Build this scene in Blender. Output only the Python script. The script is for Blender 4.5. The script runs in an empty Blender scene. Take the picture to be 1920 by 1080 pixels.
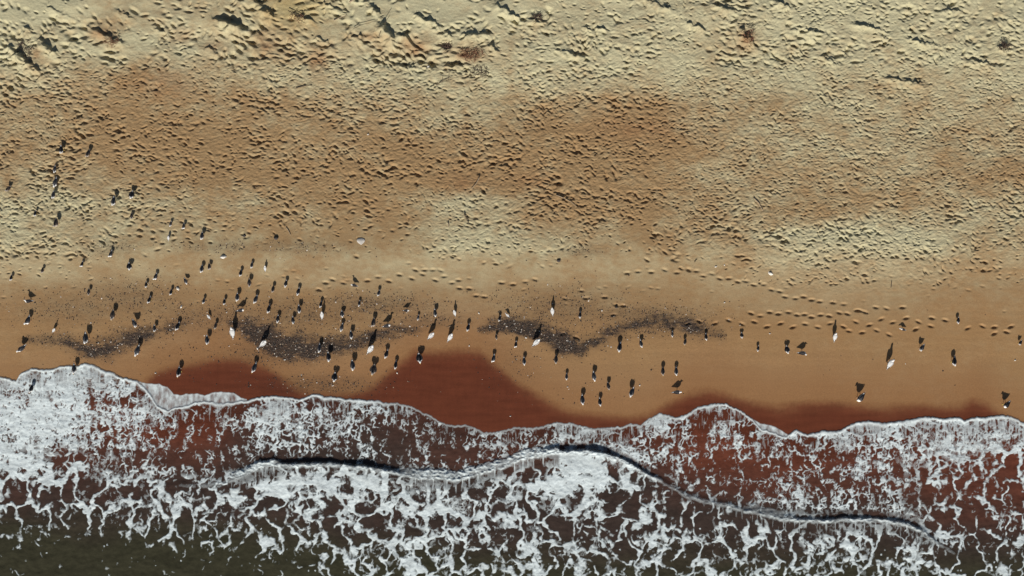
import bpy, bmesh, math, random
import numpy as np
from mathutils import Vector, Matrix

# ---------------------------------------------------------------- scene, camera, light
scene = bpy.context.scene
COL = scene.collection
R = math.radians
PPM = 39.0                      # photo pixels per metre on the sand
CAM_H = 48.0
SUN_EL, SUN_AZ = 31.0, 8.0      # sun low over the sea, shadows fall inland and a little to the right

cam_d = bpy.data.cameras.new('camera')
cam_d.sensor_width = 36.0
cam_d.lens = 36.0 * CAM_H / (1920 / PPM)
cam_d.clip_start, cam_d.clip_end = 0.5, 2000
cam = bpy.data.objects.new('camera', cam_d)
cam.location = (0, 0, CAM_H)
COL.objects.link(cam)
scene.camera = cam

world = bpy.data.worlds.new('World')
scene.world = world
world.use_nodes = True
wn = world.node_tree
sky = wn.nodes.new('ShaderNodeTexSky')
sky.sky_type = 'NISHITA'
sky.sun_disc = False
sky.sun_elevation = R(SUN_EL)
sky.sun_rotation = R(180 + SUN_AZ)
bg = wn.nodes['Background']
bg.inputs['Strength'].default_value = 0.05
wn.links.new(sky.outputs['Color'], bg.inputs['Color'])

sun_d = bpy.data.lights.new('sun', 'SUN')
sun_d.energy = 5.0
sun_d.angle = R(0.5)
sun_d.color = (1.0, 0.945, 0.87)
sun = bpy.data.objects.new('sun', sun_d)
sd = Vector((math.sin(R(SUN_AZ)) * math.cos(R(SUN_EL)), math.cos(R(SUN_AZ)) * math.cos(R(SUN_EL)), -math.sin(R(SUN_EL))))
sun.rotation_euler = sd.to_track_quat('-Z', 'Y').to_euler()
COL.objects.link(sun)

vs = scene.view_settings
vs.view_transform = 'Standard'
vs.look = 'None'
vs.exposure = 0.0
vs.gamma = 1.0

rng = np.random.default_rng(7)
random.seed(7)

# ---------------------------------------------------------------- numeric helpers
def wx(px): return (np.asarray(px, float) - 960.0) / PPM
def wy(py): return (540.0 - np.asarray(py, float)) / PPM

def hash2(ix, iy, seed):
    h = (ix.astype(np.int64) * 374761393 + iy.astype(np.int64) * 668265263 + seed * 1442695041) & 0xFFFFFFFF
    h = ((h ^ (h >> 13)) * 1274126177) & 0xFFFFFFFF
    return (h ^ (h >> 16)) & 0xFFFFFFFF

def perlin(x, y, seed=0):
    x0 = np.floor(x); y0 = np.floor(y)
    fx = (x - x0).astype(np.float32); fy = (y - y0).astype(np.float32)
    x0 = x0.astype(np.int64); y0 = y0.astype(np.int64)
    u = fx * fx * fx * (fx * (fx * 6 - 15) + 10)
    v = fy * fy * fy * (fy * (fy * 6 - 15) + 10)
    def g(ix, iy, dx, dy):
        a = hash2(ix, iy, seed).astype(np.float32) * np.float32(2 * math.pi / 4294967296.0)
        return np.cos(a) * dx + np.sin(a) * dy
    n00 = g(x0, y0, fx, fy); n10 = g(x0 + 1, y0, fx - 1, fy)
    n01 = g(x0, y0 + 1, fx, fy - 1); n11 = g(x0 + 1, y0 + 1, fx - 1, fy - 1)
    a = n00 + u * (n10 - n00); b = n01 + u * (n11 - n01)
    return (a + v * (b - a)) * 1.5

def fbm(x, y, seed=0, octv=4, gain=0.5):
    s = 0; a = 1.0; t = 0; f = 1.0
    for o in range(octv):
        s = s + a * perlin(x * f, y * f, seed + o * 17); t += a; a *= gain; f *= 2.03
    return s / t

def worley(x, y, seed=0):
    """nearest and second nearest feature distance"""
    x0 = np.floor(x).astype(np.int64); y0 = np.floor(y).astype(np.int64)
    f1 = np.full(x.shape, 9.0, np.float32); f2 = np.full(x.shape, 9.0, np.float32); cell = np.zeros(x.shape)
    for dx in (-1, 0, 1):
        for dy in (-1, 0, 1):
            cx = x0 + dx; cy = y0 + dy
            px = cx + 0.1 + 0.8 * hash2(cx, cy, seed) / 4294967296.0
            py = cy + 0.1 + 0.8 * hash2(cx, cy, seed + 91) / 4294967296.0
            d = np.hypot(px - x, py - y).astype(np.float32)
            near = d < f1
            f2 = np.where(near, f1, np.minimum(f2, d))
            f1 = np.where(near, d, f1)
            cell = np.where(near, hash2(cx, cy, seed + 55) / 4294967296.0, cell)
    return f1, f2, cell

def sstep(a, b, x):
    t = np.clip((x - a) / (b - a), 0, 1)
    return t * t * (3 - 2 * t)

def rank(a):
    """values replaced by their share of smaller ones, 0..1"""
    h, e = np.histogram(a.ravel()[::7], bins=512)
    c = np.concatenate([[0], np.cumsum(h)]) / h.sum()
    return np.interp(a, e, c)

def table(vals, xs, ys, X, Y):
    """smooth lookup of a hand-read table of values"""
    vals = np.asarray(vals, float); xs = np.asarray(xs, float); ys = np.asarray(ys, float)
    fx = np.clip(np.interp(X, xs, np.arange(len(xs))), 0, len(xs) - 1.0001)
    fy = np.clip(np.interp(Y, ys, np.arange(len(ys))), 0, len(ys) - 1.0001)
    ix = fx.astype(int); iy = fy.astype(int)
    u = fx - ix; v = fy - iy
    u = u * u * (3 - 2 * u); v = v * v * (3 - 2 * v)
    a = vals[iy, ix] * (1 - u) + vals[iy, ix + 1] * u
    b = vals[iy + 1, ix] * (1 - u) + vals[iy + 1, ix + 1] * u
    return a * (1 - v) + b * v

def line(pts):
    p = np.array(pts, float)
    return lambda x: np.interp(x, p[:, 0], p[:, 1])

def seg_dist(X, Y, pts):
    best = np.full(np.shape(X), 1e9)
    for (x0, y0), (x1, y1) in zip(pts[:-1], pts[1:]):
        dx, dy = x1 - x0, y1 - y0
        t = np.clip(((X - x0) * dx + (Y - y0) * dy) / (dx * dx + dy * dy), 0, 1)
        best = np.minimum(best, np.hypot(X - x0 - t * dx, Y - y0 - t * dy))
    return best

def link(o, label=None, cat=None, group=None, kind=None):
    COL.objects.link(o)
    if label: o['label'] = label
    if cat: o['category'] = cat
    if group: o['group'] = group
    if kind: o['kind'] = kind
    return o

def grid_mesh(name, X, Y, Z, mat, attrs=None, colors=None, keep=None):
    """a sheet of quads over a rectangular grid of points; keep: which cells exist"""
    ny, nx = X.shape
    idx = np.arange(nx * ny).reshape(ny, nx)
    q = np.stack([idx[1:, :-1], idx[1:, 1:], idx[:-1, 1:], idx[:-1, :-1]], -1).reshape(-1, 4)
    co = np.stack([X, Y, Z], -1).reshape(-1, 3).astype(np.float32)
    sel = None
    if keep is not None:
        q = q[keep.reshape(-1)]
        sel, inv = np.unique(q, return_inverse=True)
        q = inv.reshape(-1, 4); co = co[sel]
    me = bpy.data.meshes.new(name)
    me.vertices.add(len(co)); me.vertices.foreach_set('co', co.ravel())
    me.loops.add(q.size); me.loops.foreach_set('vertex_index', q.astype(np.int32).ravel())
    me.polygons.add(len(q)); me.polygons.foreach_set('loop_start', np.arange(0, q.size, 4, dtype=np.int32))
    me.polygons.foreach_set('use_smooth', np.ones(len(q), bool))
    me.update(calc_edges=True)
    for k, v in (attrs or {}).items():
        v = np.asarray(v, np.float32).reshape(-1)
        if sel is not None: v = v[sel]
        me.attributes.new(k, 'FLOAT', 'POINT').data.foreach_set('value', v)
    for k, v in (colors or {}).items():
        v = np.asarray(v, np.float32).reshape(-1, 3)
        if sel is not None: v = v[sel]
        v4 = np.concatenate([v, np.ones((len(v), 1), np.float32)], 1)
        me.attributes.new(k, 'FLOAT_COLOR', 'POINT').data.foreach_set('color', v4.ravel())
    me.materials.append(mat)
    return bpy.data.objects.new(name, me)

# ---------------------------------------------------------------- materials
def new_mat(name):
    m = bpy.data.materials.new(name); m.use_nodes = True
    nt = m.node_tree
    return m, nt, nt.nodes['Principled BSDF']

def N(nt, kind, **kw):
    n = nt.nodes.new(kind)
    for k, v in kw.items(): setattr(n, k, v)
    return n

def attr(nt, name):
    return N(nt, 'ShaderNodeAttribute', attribute_name=name)

def math_node(nt, op, a, b):
    n = N(nt, 'ShaderNodeMath', operation=op)
    for i, v in enumerate((a, b)):
        if isinstance(v, (int, float)): n.inputs[i].default_value = v
        else: nt.links.new(v, n.inputs[i])
    return n.outputs[0]

def noise(nt, scale, detail=3, rough=0.6):
    tc = N(nt, 'ShaderNodeTexCoord')
    n = N(nt, 'ShaderNodeTexNoise')
    n.inputs['Scale'].default_value = scale; n.inputs['Detail'].default_value = detail; n.inputs['Roughness'].default_value = rough
    nt.links.new(tc.outputs['Object'], n.inputs['Vector'])
    return n.outputs['Fac']

def scaled_color(nt, col, fac, lo, hi):
    """col multiplied by a value between lo and hi"""
    mr = N(nt, 'ShaderNodeMapRange')
    mr.inputs['From Min'].default_value = 0.25; mr.inputs['From Max'].default_value = 0.75
    mr.inputs['To Min'].default_value = lo; mr.inputs['To Max'].default_value = hi
    nt.links.new(fac, mr.inputs['Value'])
    vm = N(nt, 'ShaderNodeVectorMath', operation='SCALE')
    nt.links.new(col, vm.inputs[0]); nt.links.new(mr.outputs[0], vm.inputs['Scale'])
    return vm.outputs[0]

# sand: base colour and dampness come from the sheet, grain from noise
M_SAND, nt, bs = new_mat('sand')
c = attr(nt, 'tint'); w = attr(nt, 'wet')
n1 = noise(nt, 22, 5, 0.75)
c1 = scaled_color(nt, c.outputs['Color'], n1, 0.76, 1.2)
nt.links.new(c1, bs.inputs['Base Color'])
mr = N(nt, 'ShaderNodeMapRange'); mr.inputs['To Min'].default_value = 0.95; mr.inputs['To Max'].default_value = 0.22
nt.links.new(w.outputs['Fac'], mr.inputs['Value']); nt.links.new(mr.outputs[0], bs.inputs['Roughness'])
bs.inputs['Specular IOR Level'].default_value = 0.3
bp = N(nt, 'ShaderNodeBump'); bp.inputs['Distance'].default_value = 0.02
mr2 = N(nt, 'ShaderNodeMapRange'); mr2.inputs['To Min'].default_value = 0.55; mr2.inputs['To Max'].default_value = 0.04
nt.links.new(w.outputs['Fac'], mr2.inputs['Value']); nt.links.new(mr2.outputs[0], bp.inputs['Strength'])
nt.links.new(noise(nt, 14, 6, 0.7), bp.inputs['Height']); nt.links.new(bp.outputs[0], bs.inputs['Normal'])

# sea water: silt-laden, thin and see-through where it runs up the sand
M_WATER, nt, bs = new_mat('silty_water')
c = attr(nt, 'tint'); a = attr(nt, 'body')
nt.links.new(scaled_color(nt, c.outputs['Color'], noise(nt, 2.2, 7, 0.7), 0.7, 1.3), bs.inputs['Base Color'])
bs.inputs['Roughness'].default_value = 0.16
bs.inputs['IOR'].default_value = 1.33
bs.inputs['Specular IOR Level'].default_value = 0.25
nt.links.new(a.outputs['Fac'], bs.inputs['Alpha'])
bp = N(nt, 'ShaderNodeBump'); bp.inputs['Distance'].default_value = 0.03; bp.inputs['Strength'].default_value = 0.6
nt.links.new(noise(nt, 5.0, 4, 0.6), bp.inputs['Height']); nt.links.new(bp.outputs[0], bs.inputs['Normal'])

# foam: white bubbles, thin foam lets the water show
M_FOAM, nt, bs = new_mat('foam')
cv = attr(nt, 'cover')
rgb = N(nt, 'ShaderNodeRGB'); rgb.outputs[0].default_value = (0.76, 0.85, 0.86, 1)
nt.links.new(scaled_color(nt, rgb.outputs[0], noise(nt, 7.0, 6, 0.7), 0.8, 1.12), bs.inputs['Base Color'])
bs.inputs['Roughness'].default_value = 0.8
nt.links.new(cv.outputs['Fac'], bs.inputs['Alpha'])
bp = N(nt, 'ShaderNodeBump'); bp.inputs['Distance'].default_value = 0.03; bp.inputs['Strength'].default_value = 0.3
nt.links.new(noise(nt, 9.0, 5, 0.7), bp.inputs['Height']); nt.links.new(bp.outputs[0], bs.inputs['Normal'])

def tint_mat(name, rough=0.8, lo=0.85, hi=1.15, scale=30):
    m, nt, bs = new_mat(name)
    c = attr(nt, 'tint')
    nt.links.new(scaled_color(nt, c.outputs['Color'], noise(nt, scale, 3), lo, hi), bs.inputs['Base Color'])
    bs.inputs['Roughness'].default_value = rough
    return m
M_GRAVEL = tint_mat('gravel', 0.8)
M_FEATHER = tint_mat('plumage', 0.85)
def plain_mat(name, col, rough=0.8, scale=25, lo=0.7, hi=1.25):
    m, nt, bs = new_mat(name)
    rgb = N(nt, 'ShaderNodeRGB'); rgb.outputs[0].default_value = (*col, 1)
    nt.links.new(scaled_color(nt, rgb.outputs[0], noise(nt, scale, 4), lo, hi), bs.inputs['Base Color'])
    bs.inputs['Roughness'].default_value = rough
    bp = N(nt, 'ShaderNodeBump'); bp.inputs['Distance'].default_value = 0.01; bp.inputs['Strength'].default_value = 0.5
    nt.links.new(noise(nt, scale * 2, 4), bp.inputs['Height']); nt.links.new(bp.outputs[0], bs.inputs['Normal'])
    return m
M_SHELL = plain_mat('shell', (0.78, 0.74, 0.66), 0.5)
M_STONE = plain_mat('stone', (0.06, 0.05, 0.045), 0.8)
M_PALE = plain_mat('pale_stone', (0.5, 0.47, 0.42), 0.7)
M_WOOD = plain_mat('driftwood', (0.34, 0.26, 0.17), 0.85)
M_DARKWOOD = plain_mat('dark_driftwood', (0.10, 0.07, 0.045), 0.85)
M_WEED = plain_mat('dry_weed', (0.09, 0.055, 0.04), 0.9)
M_REDWEED = plain_mat('brown_weed', (0.20, 0.09, 0.05), 0.9)

# ---------------------------------------------------------------- lines read from the photograph (photo pixels)
FRONT = line([(-80, 700), (0, 707), (10, 708), (25, 714), (32, 714), (38, 703), (48, 695), (58, 692), (72, 690), (85, 694), (100, 691), (117, 686),
    (138, 685), (150, 685), (160, 682), (177, 685), (192, 692), (208, 697), (230, 708), (259, 713), (281, 735), (296, 758), (315, 769), (344, 760),
    (385, 750), (418, 756), (463, 750), (485, 745), (518, 741), (563, 747), (592, 739), (630, 745), (648, 747), (700, 750), (722, 756), (741, 754),
    (774, 763), (807, 778), (826, 791), (848, 797), (878, 797), (896, 804), (907, 810), (937, 808), (967, 800), (1000, 802), (1018, 798), (1040, 792),
    (1073, 793), (1110, 803), (1147, 800), (1163, 802), (1182, 792), (1200, 797), (1217, 783), (1240, 775), (1267, 782), (1287, 778), (1307, 763),
    (1333, 757), (1360, 755), (1383, 767), (1410, 785), (1427, 803), (1443, 810), (1473, 817), (1493, 805), (1513, 815), (1540, 808), (1573, 808),
    (1597, 793), (1627, 788), (1650, 793), (1700, 788), (1733, 780), (1763, 785), (1797, 782), (1807, 788), (1830, 780), (1850, 783), (1877, 778),
    (1900, 782), (1920, 792), (2000, 800)])
# an older, thinner lobe of foam still lying ahead of the front in two places
OLD = line([(250, 790), (262, 714), (270, 717), (300, 720), (315, 724), (326, 737), (345, 738), (370, 737), (385, 740), (400, 735), (430, 734), (445, 739), (463, 747), (480, 790),
    (1405, 830), (1412, 785), (1425, 793), (1450, 797), (1465, 806), (1478, 815), (1490, 840)])
BORE = line([(-80, 905), (120, 902), (252, 893), (296, 900), (370, 897), (418, 891), (444, 882), (481, 869), (518, 864), (560, 866), (611, 865), (655, 866), (707, 874),
    (759, 881), (815, 882), (852, 884), (889, 876), (944, 861), (981, 848), (1044, 839), (1100, 842), (1133, 846), (1160, 856), (1187, 867), (1213, 884),
    (1233, 890), (1260, 902), (1283, 918), (1317, 926), (1360, 934), (1400, 945), (1433, 951), (1467, 960), (1510, 967), (1567, 967), (1613, 965), (1660, 968),
    (1700, 975), (1727, 983), (1747, 997), (1763, 1010), (1800, 1030), (2000, 1060)])
BORE_H = line([(-80, 0.0), (230, 0.0), (320, 0.03), (430, 0.05), (480, 0.12), (530, 0.20), (700, 0.19), (760, 0.10), (850, 0.06), (1000, 0.07), (1044, 0.17), (1060, 0.22), (1130, 0.22),
    (1190, 0.17), (1260, 0.09), (1310, 0.07), (1450, 0.09), (1560, 0.14), (1680, 0.14), (1730, 0.10), (1770, 0.03), (1830, 0.0)])
WET = line([(-80, 760), (150, 745), (230, 730), (270, 718), (300, 695), (350, 682), (408, 670), (450, 672), (500, 687), (530, 708), (560, 728), (600, 738), (660, 738),
    (700, 722), (725, 700), (750, 680), (777, 660), (850, 656), (900, 658), (938, 687), (973, 720), (1002, 738), (1030, 753), (1063, 768), (1113, 777),
    (1180, 782), (1217, 777), (1260, 753), (1290, 737), (1327, 732), (1360, 737), (1400, 750), (1455, 763), (1510, 755), (1560, 752), (1613, 758),
    (1660, 763), (1733, 760), (1800, 760), (1823, 750), (1847, 758), (1873, 775), (1920, 795), (2000, 800)])
CX = [80, 240, 400, 560, 720, 880, 1040, 1200, 1360, 1520, 1680, 1840]
CY = [30, 90, 150, 210, 270, 330, 390, 450, 510, 570, 630, 690]
BROWN = [[1,4,3,4,1,1,2,2,2,1,1,2],[2,2,2,4,3,3,2,2,3,2,2,2],[3,5,4,3,2,2,2,2,2,2,3,2],[4,6,5,5,4,3,5,6,4,3,3,3],
    [5,6,7,5,6,5,6,7,4,3,3,4],[4,5,6,6,6,7,6,6,4,4,4,5],[2,3,4,5,6,2,6,6,4,5,4,3],[3,4,5,6,6,2,4,6,5,1,1,4],
    [3,4,5,4,3,3,4,4,4,3,3,5],[5,5,6,6,5,4,5,5,4,3,4,5],[6,6,6,6,6,6,7,7,7,6,6,6],[6,6,7,7,7,7,8,7,7,7,6,6]]
POCKS = [[2.5,2,2.5,2.5,2.5,2.5,4,5,5,5,5,4],[4,3.5,4,4.5,4,4,5.5,6.5,6,6.5,6.5,6],[8,8,7,8,8,8,8,8,8,8,8,8],[8,7,6,7,8,8,8,9,9,9,9,9],
    [8,6,5,6,7,8,7,8,9,9,9,9],[8,6,6,6,6,7,7,8,9,9,9,9],[8,7,6,6,4,7,8,7,8,8,9,9],[7,3,1,1,1,6,4,2,7,9,9,6],
    [1,0,0,0,0,0,0,0,1,5,4,2],[0]*12,[0]*12,[0]*12]
GRAVEL_BANDS = [
    [(35,641,5,.15),(75,637,7,.4),(110,637,8,.55),(140,648,9,.75),(175,661,10,1.1),(200,657,12,1.1),(230,643,12,1.0),(270,630,10,.85),(300,622,9,.7),(335,611,9,.5),(365,603,10,.3)],
    [(425,604,8,.3),(455,615,12,.8),(485,630,16,1.3),(510,644,18,1.6),(545,654,15,1.6),(585,657,14,1.4),(620,654,12,1.1),(655,647,11,1.0),(690,638,10,.9),(730,624,10,.75),(765,619,8,.5),(800,614,8,.25)],
    [(895,618,6,.3),(925,612,8,1.0),(960,612,9,1.5),(995,619,11,1.5),(1025,633,11,1.4),(1060,649,12,1.5),(1085,655,10,1.2),(1110,644,9,.8),(1150,622,11,.7),(1190,610,11,.7),(1240,604,12,.8),(1290,612,12,.8),(1330,624,10,.6),(1362,630,8,.25)]]
GRAVEL_SPOTS = [(140,580,130,32,.22),(250,560,110,34,.25),(420,592,150,32,.26),(570,590,150,32,.3),(700,572,110,22,.36),(800,600,80,16,.3),(1050,580,120,38,.28),
    (1200,590,120,22,.32),(420,464,90,12,.22),(560,464,100,13,.22),(215,466,50,14,.22),(1090,472,40,10,.25),(600,722,110,22,.3),(520,660,90,22,.3),(960,690,60,40,.10),(1240,612,110,16,.35),(340,655,120,50,.05),(1100,700,120,60,.03)]

def gravel_density(X, Y):
    d = np.zeros(np.shape(X))
    for pts in GRAVEL_BANDS:
        p = np.array(pts, float)
        w = np.interp(X, p[:, 0], p[:, 2], 1, 1); st_ = np.interp(X, p[:, 0], p[:, 3], 0, 0)
        dd = seg_dist(X, Y, [tuple(q[:2]) for q in pts]) + 4.0 * perlin(X / 22, Y / 14, 511) + 2.0 * perlin(X / 8, Y / 6, 512)
        side = 1 + 0.5 * (Y < np.interp(X, p[:, 0], p[:, 1]))            # feathered towards the land, sharper towards the sea
        d = np.maximum(d, st_ * np.exp(-(np.maximum(dd, 0) / (w * side * 1.1)) ** 1.6) * np.clip(0.95 + 0.9 * fbm(X / 40, Y / 13, 513, 3), 0.1, 1.4))
    for x, y, a, b, s in GRAVEL_SPOTS:
        d = np.maximum(d, s * np.exp(-((X - x) / a) ** 2 - ((Y - y) / b) ** 2))
    return d

# ---------------------------------------------------------------- beach
def coords(lo, hi, step, far_lo, far_hi):
    fine = np.arange(lo, hi + step, step)
    g = np.geomspace(4, 1, 1)
    def outs(n0, far):
        d = np.abs(far - n0)
        k = np.geomspace(step * 2, d, 26)
        return k
    left = lo - outs(lo, far_lo)[::-1]; right = fine[-1] + outs(fine[-1], far_hi)
    return np.concatenate([left, fine, right])

SX, SY = coords(-50, 1970, 1.05, -7000, 9000), coords(-50, 850, 1.05, -7000, 9000)
PX, PY = np.meshgrid(SX, SY)

def base_height(PX, PY):
    """the beach without its marks: flat near the water, a berm, low dunes at the top"""
    up = 870 - PY
    z = np.where(up > 0, up * 0.00055, up * 0.0016)
    z = z + 0.12 * sstep(330, 420, up) + 0.25 * sstep(640, 900, up)
    return np.maximum(z, -3.0)

Z = base_height(PX, PY)
inside = sstep(-7000, -100, PX)
rough = table(POCKS, CX, CY, PX, PY) / 9.0
Z += rough * 0.017 * fbm(PX / 5.5, PY / 3.8, 47, 2)
Z += 0.05 * fbm(PX / 190, PY / 150, 3, 3) * sstep(560, 380, PY)
Z += 0.12 * fbm(PX / 120, PY / 70, 5, 3) * sstep(150, 40, PY)
# crumbly trampled texture
wxn = PX + 8 * perlin(PX / 25, PY / 25, 21); wyn = PY + 6 * perlin(PX / 25, PY / 25, 22)
rid = 1 - 2 * np.abs(fbm(wxn / 19 + wyn / 60, wyn / 10, 11, 3, 0.55))
rid2 = fbm((wxn - 0.5 * wyn) / 13, wyn / 8, 33, 3, 0.6)
rid3 = 1 - 2 * np.abs(fbm((wxn + 0.7 * wyn) / 12, wyn / 6.5, 37, 3, 0.6))
Z += rough * (0.026 * rid + 0.030 * rid2 + 0.018 * rid3)
Z += 0.004 * fbm(PX / 9, PY / 7, 44, 3) * sstep(740, 640, PY)

def stamp(cx, cy, ang, a, b, depth, rim=1.0):
    r = 2.6 * max(a, b)
    i0, i1 = np.searchsorted(SX, [cx - r, cx + r]); j0, j1 = np.searchsorted(SY, [cy - r, cy + r])
    if i1 - i0 < 3 or j1 - j0 < 3: return
    X, Y = PX[j0:j1, i0:i1] - cx, PY[j0:j1, i0:i1] - cy
    ca, sa = math.cos(ang), math.sin(ang)
    r2 = ((X * ca + Y * sa) / a) ** 2 + ((-X * sa + Y * ca) / b) ** 2
    Z[j0:j1, i0:i1] -= depth * (1 - rim * 0.8 * r2) * np.exp(-r2 ** 1.25)

def ridge(x0, y0, x1, y1, width, h):
    """a low sand bank, steep on its inland side, along a line"""
    cx, cy = (x0 + x1) / 2, (y0 + y1) / 2
    L = math.hypot(x1 - x0, y1 - y0) / 2
    r = L + width * 4
    i0, i1 = np.searchsorted(SX, [cx - r, cx + r]); j0, j1 = np.searchsorted(SY, [cy - r, cy + r])
    X, Y = PX[j0:j1, i0:i1] - cx, PY[j0:j1, i0:i1] - cy
    ca, sa = (x1 - x0) / (2 * L), (y1 - y0) / (2 * L)
    u = X * ca + Y * sa; v = -X * sa + Y * ca          # v grows towards the sea
    v = v + 3.0 * perlin(X / 9 + x0, Y / 9, 71) + 1.5 * perlin(X / 4 + x0, Y / 4, 72)
    prof = np.where(v > 0, np.exp(-(v / width) ** 2), np.exp(-(v / (width * 0.28)) ** 2))
    Z[j0:j1, i0:i1] += 0.95 * h * prof * np.exp(-(np.abs(u) / L) ** 3) * (0.75 + 0.6 * perlin(X / 13 + x0, Y / 13, 73))

# thousands of old prints and scuffs
n_try = 38000
tx = rng.uniform(-60, 1980, n_try); ty = rng.uniform(-60, 535, n_try)
pk = table(POCKS, CX, CY, tx, ty) / 9.0
keep = rng.uniform(0, 1, n_try) < pk * np.clip(0.74 + 2.1 * fbm(tx / 75, ty / 45, 61, 3) - 0.5 * fbm(tx / 62, ty / 44, 101, 5, 0.64), 0.06, 1.4)
sz = 0.5 + 0.62 * rng.random(n_try) ** 1.7
big = np.where(ty < 125, np.where(tx < 1000, 1.1, 0.9), 0.74) * np.where((tx > 1220) & (ty > 130) & (ty < 380), 0.8, 1.0) * np.clip(1 + 0.6 * fbm(tx / 110, ty / 70, 63, 2), 0.65, 1.5)
dirn = 0.35 + 0.9 * fbm(tx / 130, ty / 90, 65, 2)
for x, y, s, g, q in zip(tx[keep], ty[keep], sz[keep], big[keep], dirn[keep]):
    ang = q + random.gauss(0, 0.35) if random.random() < 0.72 else -q + random.gauss(0, 0.5)
    stamp(x, y, ang, random.uniform(5.5, 9.5) * s * g, random.uniform(3.0, 4.6) * s * g, random.uniform(0.035, 0.13) * s * g, random.uniform(0.5, 1.2))
# clean single prints in trails over the smooth sand
trail = [(1340,606),(1365,600),(1390,607),(1413,603),(1437,612),(1462,606),(1485,613),(1508,607),(1532,613),(1555,606),(1580,612),(1603,603),(1628,609),(1650,598),(1672,604),(1697,596),
    (1720,603),(1745,596),(1770,600),(1407,587),(1424,592),(1442,585),(1458,588),(1477,585),(1493,590),(1507,589),(1520,594),(1537,590),(1553,592),(1572,586),(1587,588),(1605,582),(1620,585),
    (1590,620),(1615,623),(1642,619),(1665,627),(1715,617),(1743,611),(1812,615),(1840,611),(1862,613),(1885,622),(1893,612),(1862,625),
    (645,530),(690,526),(710,519),(730,527),(750,515),(773,522),(793,514),(817,525),(833,518),(848,530),(860,525),(862,540),(880,541),(893,554),(908,556),(780,506),(797,506),(812,506),(827,507),
    (940,530),(962,533),(985,528),(1003,524),(1060,560),(1090,545),(1098,559),(1133,557),(1155,572),(1150,590),(1168,573),
    (1175,512),(1195,509),(1220,510),(1245,506),(1268,511),(1290,507),(1304,508),(1317,517),(1333,513),(1348,522),(1365,522),(1382,528),(1397,527),(1413,534),(1430,533),(1445,543),(1460,546),
    (1470,556),(1490,559),(1505,556),(1520,562),(1535,565),(1560,567),(1580,570),(1610,582),(1640,576),(1660,578),(1690,576),(600,543),(612,530),(625,524),(1310,602),(1290,607),(1055,626),(1080,633)]
for k, (x, y) in enumerate(trail):
    ang = random.choice([-1, 1]) * random.uniform(0.1, 0.45) if y > 595 else random.uniform(-0.1, 0.35)
    stamp(x, y, ang, 6.6, 3.2, random.uniform(0.06, 0.10) * (1 if y > 580 else 0.85), 0.7)
for k in range(90):                                         # fainter odd prints on the smooth strip
    stamp(random.uniform(0, 1920), random.gauss(520, 22), random.uniform(-0.4, 0.4), random.uniform(3.5, 6), 2.6, random.uniform(0.012, 0.035), 0.7)
# banks and hollows in the dunes
for a in [(412,46,466,64,16,.42),(28,92,84,142,13,.34),(86,84,120,108,12,.34),(716,48,746,92,15,.40),(742,70,776,84,9,.2),(866,76,918,70,13,.28),(492,18,524,46,13,.3),(640,2,694,10,9,.22),
          (780,34,830,60,9,.22),(990,44,1018,48,8,.26),(1376,58,1412,98,12,.24),(1655,152,1724,164,8,.2),(660,72,690,82,9,.16),(1090,58,1106,64,5,.14),(1112,60,1134,62,5,.14),(182,60,250,92,10,.2),
          (60,60,80,72,8,.15),(1530,112,1560,126,7,.14),(1440,12,1475,24,8,.2),(230,28,262,44,8,.12),(560,36,600,52,8,.16),(915,88,935,104,8,.2),(1855,92,1875,100,6,.18),(1200,8,1260,30,8,.14),(1745,30,1790,30,6,.12),(100,20,150,44,9,.08),(300,60,330,74,8,.10),(380,92,430,112,9,.10),(590,70,640,104,9,.10),(600,12,640,28,8,.14),(820,60,850,76,8,.2),(930,20,975,44,9,.22),(1040,100,1090,112,7,.14),(1280,50,1320,66,8,.18),(1480,60,1530,70,8,.18),(1590,52,1640,66,8,.2),(1690,80,1740,92,7,.16),(1800,120,1850,128,7,.16),(700,20,720,44,8,.24),(1330,20,1370,30,8,.16)]:
    ridge(*a)
stamp(776, 83, 0.9, 9, 6, 0.14); stamp(440, 44, 0.25, 26, 8, 0.12); stamp(720, 90, 0.1, 8, 5, .10); stamp(662, 330, 0.1, 7, 4.5, .08); stamp(740, 314, 0.2, 8, 5, .09)

GD = gravel_density(PX, PY)
Z += 0.008 * GD * fbm(PX / 3.5, PY / 3.0, 88, 2)
# colours of the sand itself: pale dry sand, browner sand, damp and soaked sand
br = table(BROWN, CX, CY, PX, PY) / 9.0
br = (br - 0.4) * 1.25 + 0.47 + 0.10 * sstep(110, 170, PY) * sstep(450, 400, PY) + 0.46 * fbm(PX / 62, PY / 44, 101, 5, 0.64) + 0.22 * fbm(PX / 14, PY / 9, 105, 3)
br = (0.88 * sstep(0.02, 1.0, br))[..., None]
PALE = np.array([0.465, 0.43, 0.270]); BRN = np.array([0.285, 0.166, 0.071]); SMOOTH_C = np.array([0.325, 0.182, 0.074]); SOAK = np.array([0.128, 0.037, 0.0175])
tint = PALE * (1 - br) + BRN * br
damp = sstep(425, 610, PY + 30 * fbm(PX / 160, PY / 50, 111, 3))[..., None]
tint = tint * (1 - 0.75 * damp) + SMOOTH_C * (0.75 * damp)
tint = tint * (1 + 0.10 * fbm(PX / 220, PY / 11, 113, 4, 0.6) + 0.05 * fbm(PX / 30, PY / 90, 114, 3))[..., None]
yel = 0.5 * np.exp(-((PX - 560) / 60) ** 2 - ((PY - 25) / 35) ** 2)[..., None]
tint = tint * (1 - yel) + np.array([0.42, 0.33, 0.13]) * yel
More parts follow.
